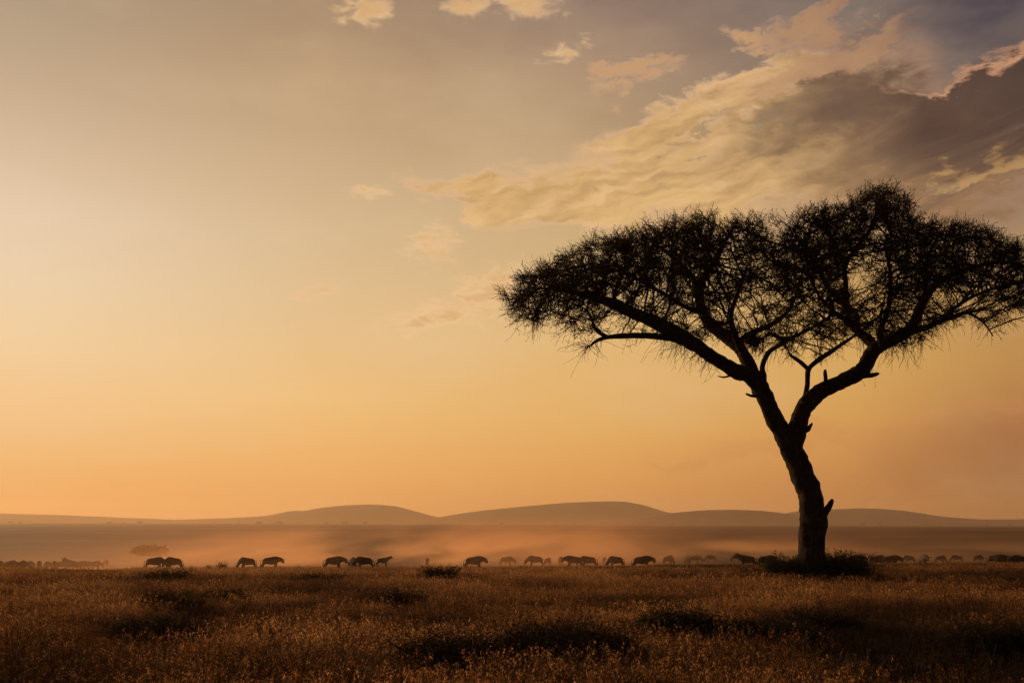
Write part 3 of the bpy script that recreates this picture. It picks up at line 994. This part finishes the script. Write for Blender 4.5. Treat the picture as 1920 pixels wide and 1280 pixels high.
# ------------------------------------------------------------------ wildebeest
def skin_mesh(name, vs, es):
    me = bpy.data.meshes.new(name + '_cage')
    me.from_pydata([v[:3] for v in vs], es, [])
    o = bpy.data.objects.new(name + '_cage', me)
    COL.objects.link(o)
    o.modifiers.new('s', 'SKIN')
    for k, v in enumerate(vs):
        sv = me.skin_vertices[0].data[k]
        sv.radius = (v[3], v[4] if len(v) > 4 else v[3])
        sv.use_root = (k == 0)
    sb = o.modifiers.new('u', 'SUBSURF'); sb.levels = 2; sb.render_levels = 2
    dg = bpy.context.evaluated_depsgraph_get()
    out = bpy.data.meshes.new_from_object(o.evaluated_get(dg))
    bpy.data.objects.remove(o)
    out.name = name
    out.materials.clear()
    out.materials.append(M['hide'])
    out.polygons.foreach_set('use_smooth', np.ones(len(out.polygons), dtype=bool))
    return out


HEADS = {  # neck1, neck2, poll, muzzle (x, z)
    'graze': [(.78, .92), (.98, .66), (1.10, .44), (1.20, .10)],
    'low': [(.78, .98), (.98, .84), (1.12, .70), (1.26, .34)],
    'stand': [(.78, 1.08), (.97, 1.05), (1.12, 1.02), (1.28, .66)],
    'alert': [(.78, 1.2), (.96, 1.32), (1.10, 1.42), (1.36, 1.18)],
}


def wildebeest(pose, stride=0.0):
    h = HEADS[pose]
    vs = [(-.60, 0, .95, .30), (-.30, 0, .92, .35), (.05, 0, .89, .43), (.34, 0, .99, .46), (.56, 0, 1.07, .33),
          (h[0][0], 0, h[0][1], .25), (h[1][0], 0, h[1][1], .18), (h[2][0], 0, h[2][1], .145),
          ((h[2][0] + h[3][0]) / 2, 0, (h[2][1] + h[3][1]) / 2, .11), (h[3][0], 0, h[3][1], .10), (-.80, 0, 1.0, .20)]
    es = [(0, 1), (1, 2), (2, 3), (3, 4), (4, 5), (5, 6), (6, 7), (7, 8), (8, 9), (0, 10)]
    for sy in (-1, 1):
        o = stride * sy
        k = len(vs)
        vs += [(.44 + o * .2, sy * .17, .66, .13), (.46 + o * .6, sy * .16, .40, .085), (.44 + o, sy * .14, .14, .050), (.47 + o, sy * .14, .03, .060)]
        es += [(3, k), (k, k + 1), (k + 1, k + 2), (k + 2, k + 3)]
        k = len(vs)
        o = -o
        vs += [(-.66 + o * .2, sy * .16, .72, .21), (-.84 + o * .6, sy * .15, .44, .075), (-.76 + o, sy * .15, .13, .050), (-.73 + o, sy * .15, .03, .060)]
        es += [(0, k), (k, k + 1), (k + 1, k + 2), (k + 2, k + 3)]
    bm_ = skin_mesh('wildebeest', vs, es)
    for q in bm_.vertices: q.co.y *= .72
    root = bpy.data.objects.new('wildebeest', bm_)
    COL.objects.link(root)
    px_, pz = h[2]
    nx, nz = h[3][0] - px_, h[3][1] - pz
    ln = math.hypot(nx, nz); nx, nz = nx / ln, nz / ln
    ux, uz = -nz, nx    # perpendicular, pointing up/forward of the brow
    if uz < 0: ux, uz = -ux, -uz
    for sy in (-1, 1):
        c = []
        for t_, (side, up, r) in zip(range(6), [(.05, .06, .035), (.16, .07, .034), (.28, .02, .030), (.34, .08, .024), (.31, .20, .016), (.26, .26, .006)]):
            c.append([px_ + ux * up * 1 - nx * .02, sy * side, pz + uz * up - nz * .02, r])
        cc = catmull(np.array(c), 12)
        v, f = tubes(cc[None, :, :3], cc[None, :, 3], 6)
        mesh_obj('horn', v, [f], M['horn'], root, True)
    # ears
    for sy in (-1, 1):
        b = np.array([px_ - nx * .03, sy * .09, pz - nz * .03])
        cc = np.array([[*b, .02], [*(b + [0, sy * .08, .0]), .035], [*(b + [-.01, sy * .17, -.03]), .008]])
        v, f = tubes(cc[None, :, :3], cc[None, :, 3], 5)
        mesh_obj('ear', v, [f], M['hair'], root, True)
    # mane on the neck, beard under the throat: strands
    n = 150
    t_ = rng.random(n)
    nk = catmull(np.array([[.5, 0, 1.26], [h[0][0], 0, h[0][1] + .17], [h[1][0], 0, h[1][1] + .13], [h[2][0] - .03, 0, h[2][1] + .1]]), 40)
    st_ = nk[(t_ * 39).astype(int)] + rng.normal(0, .012, (n, 3))
    _, v, f = sprays(st_, np.tile([-.7, 0, .4], (n, 1)) + rng.normal(0, .3, (n, 3)), rng.uniform(.04, .09, n), np.full(n, .010), 3, .2, .02, 0)
    mesh_obj('mane', v, f, M['hair'], root)
    th = catmull(np.array([[.62, 0, .82], [h[0][0] - .02, 0, h[0][1] - .18], [h[1][0] - .02, 0, h[1][1] - .14], [(h[2][0] + h[3][0]) / 2 - .06, 0, (h[2][1] + h[3][1]) / 2 - .07]]), 40)
    st_ = th[(t_ * 39).astype(int)] + rng.normal(0, .015, (n, 3))
    _, v, f = sprays(st_, np.tile([-.1, 0, -1.], (n, 1)) + rng.normal(0, .2, (n, 3)), rng.uniform(.07, .17, n), np.full(n, .010), 3, .12, .02, 0)
    mesh_obj('beard', v, f, M['hair'], root)
    cc = catmull(np.array([[-.86, 0, 1.02, .03], [-.95, 0, .96, .026], [-.99, 0, .76, .026], [-1.0, .01, .56, .045], [-.98, .02, .34, .04], [-.97, .02, .24, .008]]), 16)
    v, f = tubes(cc[None, :, :3], cc[None, :, 3], 6)
    mesh_obj('tail', v, [f], M['hair'], root, True)
    return root


PROTO = {}
HT = 1.38
# px, top y, distance, pose, facing degrees (0 = right, 180 = left, -90 = to camera, 90 = away), label
HERD = [
    (3, 1050, 118, 'graze', -70, 'wildebeest cut by the left edge of the photo, first of the far left row'),
    (19, 1049, 116, 'low', -20, 'second wildebeest from the left edge, tight behind the one cut off'),
    (40, 1048.5, 115, 'stand', -40, 'squarish wildebeest with clear gaps on both sides in the far left row'),
    (58, 1050, 120, 'stand', -85, 'narrow faint wildebeest seen end on, fourth in the far left row'),
    (73, 1050, 117, 'low', -60, 'rounded wildebeest facing the camera, fifth in the far left row'),
    (91, 1051, 124, 'graze', -100, 'palest small wildebeest, sixth in the far left row'),
    (103, 1050, 120, 'low', -75, 'dark rounded wildebeest, seventh in the far left row'),
    (116, 1050, 124, 'stand', 60, 'wildebeest turned away, eighth in the far left row'),
    (134, 1048, 122, 'alert', 160, 'wildebeest with raised shoulders and forelegs stretched left, ninth in the far left row'),
    (150, 1050.5, 126, 'graze', 20, 'wildebeest in the merged clump of three, its left member'),
    (164, 1050, 127, 'graze', 170, 'wildebeest in the merged clump of three, its middle member'),
    (178, 1050.5, 128, 'low', 0, 'wildebeest in the merged clump of three, its right member'),
    (198, 1052, 140, 'graze', 90, 'tiny lone wildebeest past the right end of the far left row'),
    (290, 1043, 108, 'low', 8, 'grazing wildebeest facing right, head against its partner, left of the pair'),
    (326, 1043, 108, 'low', 172, 'grazing wildebeest facing left, tail hanging, right of the pair'),
    (464, 1043.5, 109, 'graze', 176, 'wildebeest with its head lowered to the left, rump against the next one'),
    (508, 1042, 109, 'stand', 4, 'wildebeest facing right, overlapping the rump of the one grazing left'),
    (626, 1041.5, 108, 'stand', 6, 'lone-standing wildebeest facing right with humped shoulders, leader of the middle group'),
    (660, 1043, 114, 'graze', -60, 'half hidden wildebeest behind the shoulders of the long one in the middle group'),
    (683, 1042, 110, 'low', 178, 'long dark wildebeest facing left in the middle group'),
    (718, 1044, 122, 'alert', 10, 'pale wildebeest with its head raised, behind the middle group'),
    (801, 1049, 128, 'stand', 95, 'small hazy wildebeest alone, seen from behind in the dust'),
    (889, 1040.5, 108, 'stand', 3, 'single crisp dark wildebeest walking right near the centre'),
    (950, 1042, 124, 'low', 12, 'hazy wildebeest next right of the single crisp one'),
    (1004, 1040.5, 118, 'low', 170, 'dark wildebeest facing left with a paler one at its rump'),
    (1027, 1045, 126, 'graze', 60, 'pale wildebeest close behind the rump of the dark one facing left'),
    (1051, 1042, 124, 'stand', -90, 'narrow hazy wildebeest facing the camera before the crowded pair'),
    (1076, 1040.5, 112, 'stand', 176, 'wildebeest facing left, front member of the crowded dark pair'),
    (1103, 1041, 113, 'low', 172, 'wildebeest at the back of the crowded dark pair'),
    (1133, 1046, 130, 'graze', 80, 'tiny faint wildebeest between the crowded pair and the domed one'),
    (1155, 1041, 112, 'graze', 200, 'domed wildebeest grazing with arched back'),
    (1204, 1040, 109, 'stand', 2, 'long heavy dark wildebeest facing right, between the domed one and the dust'),
    (1253, 1040, 128, 'graze', 35, 'small grey wildebeest right of the long heavy one'),
    (1288, 1039, 132, 'stand', -80, 'dim wildebeest facing the camera, left of a paler one in the dust'),
    (1303, 1040, 136, 'low', 0, 'very pale wildebeest in thick dust'),
    (1333, 1041, 146, 'graze', 180, 'ghostly wildebeest almost lost in the dust, nearer the pale one'),
    (1380, 1039, 146, 'low', 0, 'ghostly wildebeest almost lost in the dust, nearer the acacia'),
    (1401, 1038, 112, 'alert', 185, 'wildebeest with raised horned head left of the bush at the acacia'),
    (1437, 1037.5, 110, 'graze', 4, 'broad dark wildebeest partly behind the left bush at the acacia'),
    (1612, 1037.5, 116, 'low', 180, 'wildebeest just showing over the bush right of the acacia trunk'),
    (1644, 1037, 114, 'graze', 0, 'dark wildebeest with bulky shoulders past the right bush'),
    (1670, 1037.5, 113, 'stand', 8, 'dark wildebeest with its head out to the right, end of the line by the bush'),
    (1705, 1040, 136, 'graze', 180, 'dim wildebeest next right of the line by the bush'),
    (1731, 1037.5, 120, 'stand', -92, 'narrow upright wildebeest facing the camera on the right plain'),
    (1763, 1040, 134, 'graze', 10, 'low dim wildebeest right of the narrow upright one'),
    (1794, 1041, 140, 'graze', 170, 'faintest wildebeest midway across the right plain'),
    (1834, 1039, 140, 'low', 20, 'dim wildebeest left of the black ones at the right edge'),
    (1867, 1036.5, 116, 'graze', -50, 'small black wildebeest beside the large ones at the right edge'),
    (1888, 1036.5, 110, 'low', 182, 'large black wildebeest, left one of the two at the right edge'),
    (1914, 1035.5, 109, 'stand', 178, 'large black wildebeest cut by the right edge of the photo'),
]
for px, top, D, pose, rz, lb in HERD:
    x = (px - 960) / F * D
    z = float(gz(x, D))
    s = (CAMZ - (top - HY) / F * D - z) / HT
    s = min(1.14, max(0.80, s))
    if pose not in PROTO:
        PROTO[pose] = wildebeest(pose, .10 if pose in ('stand', 'alert') else .05)
        o = PROTO[pose]
    else:
        p = PROTO[pose]
        o = p.copy(); COL.objects.link(o)
        for chd in p.children:
            c = chd.copy(); COL.objects.link(c); c.parent = o
    o.location = (x, D, z)
    o.rotation_euler = (0, 0, R(rz + random.uniform(-5, 5)))
    o.scale = (s, s, s)
    tag(o, lb, 'wildebeest', 'wildebeest grazing in a line across the plain')

# ------------------------------------------------------------------ grass (uncountable: one object, instanced tufts)
def tuft(name, n, hmin, hmax, spread, seeds, width=.009):
    a = rng.uniform(0, 2 * math.pi, n); r = np.sqrt(rng.random(n)) * spread
    st_ = np.stack([np.cos(a) * r, np.sin(a) * r, np.full(n, -.03)], 1)
    lean = rng.normal(0, .22, (n, 2))
    h = rng.uniform(hmin, hmax, n)
    k = 4
    t_ = np.linspace(0, 1, k)[None, :]
    bend = rng.normal(0, .16, (n, 2))
    P = np.empty((n, k, 3))
    P[..., 0] = st_[:, :1] + lean[:, :1] * t_ * h[:, None] + bend[:, :1] * t_ ** 2
    P[..., 1] = st_[:, 1:2] + lean[:, 1:] * t_ * h[:, None] + bend[:, 1:] * t_ ** 2
    P[..., 2] = st_[:, 2:] + h[:, None] * (t_ - .12 * t_ ** 2)
    ba = rng.uniform(0, math.pi, n)
    wv = np.stack([np.cos(ba), np.sin(ba), np.zeros(n)], 1)
    wd = width * np.array([1, .9, .6, .2])
    Lf = P - wv[:, None] * wd[None, :, None] * .5
    Rt = P + wv[:, None] * wd[None, :, None] * .5
    Vv = np.stack([Lf, Rt], 2).reshape(-1, 3)
    b = np.arange(n)[:, None] * k * 2 + np.arange(k - 1)[None, :] * 2
    Fb_ = np.stack([b, b + 1, b + 3, b + 2], -1).reshape(-1, 4)
    ns = int(n * seeds)
    me_parts = [Fb_]
    nb = len(Fb_)
    if ns:
        m = 5
        tip = np.repeat(P[:ns, -1], m, 0) - np.array([0, 0, 1]) * rng.uniform(0, .10, (ns * m, 1)) + rng.normal(0, .012, (ns * m, 3))
        d = rng.normal(0, 1, (len(tip), 3)) + [0, 0, 1.0]; d /= np.linalg.norm(d, axis=1, keepdims=True)
        c = np.cross(d, rng.normal(0, 1, d.shape)); c /= np.linalg.norm(c, axis=1, keepdims=True)
        s = rng.uniform(.010, .020, (len(tip), 1))
        q = np.stack([tip - d * s, tip + c * s * .4, tip + d * s, tip - c * s * .4], 1).reshape(-1, 3)
        me_parts.append(np.arange(len(q)).reshape(-1, 4) + len(Vv))
        Vv = np.vstack([Vv, q])
    o = mesh_obj(name, Vv, me_parts, M['stem'])
    o.data.materials.append(M['seed'])
    mi = np.zeros(len(o.data.polygons), dtype=np.int32); mi[nb:] = 1
    o.data.polygons.foreach_set('material_index', mi)
    COL.objects.unlink(o)
    return o


src_col = bpy.data.collections.new('grass_tufts')
for k in range(6):
    src_col.objects.link(tuft('tuft_%02d' % k, 50, .20, .48, .24, .40))
for k in range(6, 9):
    src_col.objects.link(tuft('tuft_%02d' % k, 30, .35, .70, .16, .6))

pts = []
for y0, y1, dens in [(9, 18, 26), (18, 30, 22), (30, 50, 13), (50, 75, 8), (75, 112, 5.5)]:
    hw0, hw1 = y0 * .60 + 14, y1 * .60 + 14
    n = int((hw0 + hw1) * (y1 - y0) * dens)
    yy = rng.uniform(y0, y1, n)
    xx = rng.uniform(-1, 1, n) * (hw0 + (hw1 - hw0) * (yy - y0) / (y1 - y0))
    pts.append(np.stack([xx, yy], 1))
pts = np.vstack(pts)
# leave the trunk foot clear
pts = pts[np.hypot(pts[:, 0] - TX, pts[:, 1] - TY + .6) > 1.3]
gzz = gz(pts[:, 0], pts[:, 1])
n = len(pts)
p3 = np.stack([pts[:, 0], pts[:, 1], pts[:, 0] * 0], 1)
patch = vnoise(p3, .35, 31) * 1.1 + vnoise(p3 * [1, .6, 1], .11, 32) * .9
right_shade = np.clip((pts[:, 0] / np.maximum(pts[:, 1], 1) - .05) / .45, 0, 1)
tint = np.clip(.47 + patch * .95 + .06 * smooth((pts[:, 1] - 30) / 15) - .22 * np.clip((26 - pts[:, 1]) / 12, 0, 1) + rng.normal(0, .17, n) - right_shade * .28, 0, 1)  # darker near the camera and to the right: shade put into the grass colour
me = bpy.data.meshes.new('grass')
me.vertices.add(n)
me.vertices.foreach_set('co', np.stack([pts[:, 0], pts[:, 1], gzz], 1).astype(np.float32).ravel())
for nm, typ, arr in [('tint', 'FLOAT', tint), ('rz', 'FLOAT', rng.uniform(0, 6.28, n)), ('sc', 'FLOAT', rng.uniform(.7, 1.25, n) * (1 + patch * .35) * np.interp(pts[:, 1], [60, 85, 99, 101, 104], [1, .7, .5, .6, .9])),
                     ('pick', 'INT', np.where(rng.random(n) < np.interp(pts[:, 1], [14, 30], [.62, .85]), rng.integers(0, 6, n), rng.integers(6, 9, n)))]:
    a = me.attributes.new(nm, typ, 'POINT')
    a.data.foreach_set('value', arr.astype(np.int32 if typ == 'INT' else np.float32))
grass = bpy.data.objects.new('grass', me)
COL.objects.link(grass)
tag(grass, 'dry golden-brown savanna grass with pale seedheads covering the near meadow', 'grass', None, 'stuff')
ng = bpy.data.node_groups.new('grass_scatter', 'GeometryNodeTree')
ng.interface.new_socket('Geometry', in_out='INPUT', socket_type='NodeSocketGeometry')
ng.interface.new_socket('Geometry', in_out='OUTPUT', socket_type='NodeSocketGeometry')
gi, go = ng.nodes.new('NodeGroupInput'), ng.nodes.new('NodeGroupOutput')
ci = ng.nodes.new('GeometryNodeCollectionInfo')
ci.inputs['Collection'].default_value = src_col
ci.inputs['Separate Children'].default_value = True
ci.inputs['Reset Children'].default_value = True
iop = ng.nodes.new('GeometryNodeInstanceOnPoints')


def attr(nm, typ):
    a = ng.nodes.new('GeometryNodeInputNamedAttribute')
    a.data_type = typ
    a.inputs['Name'].default_value = nm
    return a.outputs['Attribute']


ng.links.new(gi.outputs[0], iop.inputs['Points'])
ng.links.new(ci.outputs[0], iop.inputs['Instance'])
iop.inputs['Pick Instance'].default_value = True
ng.links.new(attr('pick', 'INT'), iop.inputs['Instance Index'])
cx = ng.nodes.new('ShaderNodeCombineXYZ')
ng.links.new(attr('rz', 'FLOAT'), cx.inputs[2])
e2r = ng.nodes.new('FunctionNodeEulerToRotation')
ng.links.new(cx.outputs[0], e2r.inputs[0])
ng.links.new(e2r.outputs[0], iop.inputs['Rotation'])
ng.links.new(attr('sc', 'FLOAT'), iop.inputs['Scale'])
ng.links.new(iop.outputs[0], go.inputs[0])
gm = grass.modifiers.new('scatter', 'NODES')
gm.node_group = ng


# ------------------------------------------------------------------ air: even haze, and dust raised by the herd
def box(name, x0, x1, y0, y1, z0, z1, mat):
    v = [(x, y, z) for x in (x0, x1) for y in (y0, y1) for z in (z0, z1)]
    f = [(0, 1, 3, 2), (4, 6, 7, 5), (0, 4, 5, 1), (2, 3, 7, 6), (0, 2, 6, 4), (1, 5, 7, 3)]
    return mesh_obj(name, v, f, mat)


hm, nt = new_mat('haze_air')
pv = nn(nt, 'ShaderNodeVolumePrincipled')
pv.inputs['Color'].default_value = (0.98, 0.77, 0.54, 1)
pv.inputs['Density'].default_value = 1.05e-4
pv.inputs['Anisotropy'].default_value = 0.4
oo = nn(nt, 'ShaderNodeOutputMaterial')
nt.links.new(pv.outputs[0], oo.inputs['Volume'])
hz = box('haze', -12000, 12000, -450, 9100, -260, 190, hm)
tag(hz, 'warm evening haze over the whole plain', 'haze', None, 'stuff')

dm_, nt = new_mat('dust_cloud')
P, (x, y, z) = pos(nt)
lump = noise(nt, combine(nt, x * .55 - z * .8, y * .10, z * 1.8), .06, 4, .55, .6)
fine_ = noise(nt, combine(nt, x * .6 - z * .8, y * .10, z * 1.4), .25, 3, .5)
hgt = ((z + 3.2) * (-1 / 1.9)).exp()
ed = (x.step(-78.0, -22.0)) * (1.0 - x.step(15.0, 90.0) * .75) * (y.step(90.0, 122.0) * .9 + .1) * (1.0 - y.step(190.0, 270.0)) * (1.0 - z.step(2.0, 6.0))
den = hgt * ed * ((lump - .46) * 7.0 + (fine_ - .5) * 2.6 + .1 + (x.step(-25.0, -5.0) * (1.0 - x.step(12.0, 30.0))) * .9).max(0.08) * 0.046
pv = nn(nt, 'ShaderNodeVolumePrincipled')
pv.inputs['Color'].default_value = (0.97, 0.58, 0.33, 1)
pv.inputs['Anisotropy'].default_value = 0.45
nt.links.new(den.s, pv.inputs['Density'])
oo = nn(nt, 'ShaderNodeOutputMaterial')
nt.links.new(pv.outputs[0], oo.inputs['Volume'])
du_ = box('dust', -110, 140, 90, 275, -4.0, 6.2, dm_)
tag(du_, 'orange dust cloud drifting low behind the herd', 'dust', None, 'stuff')
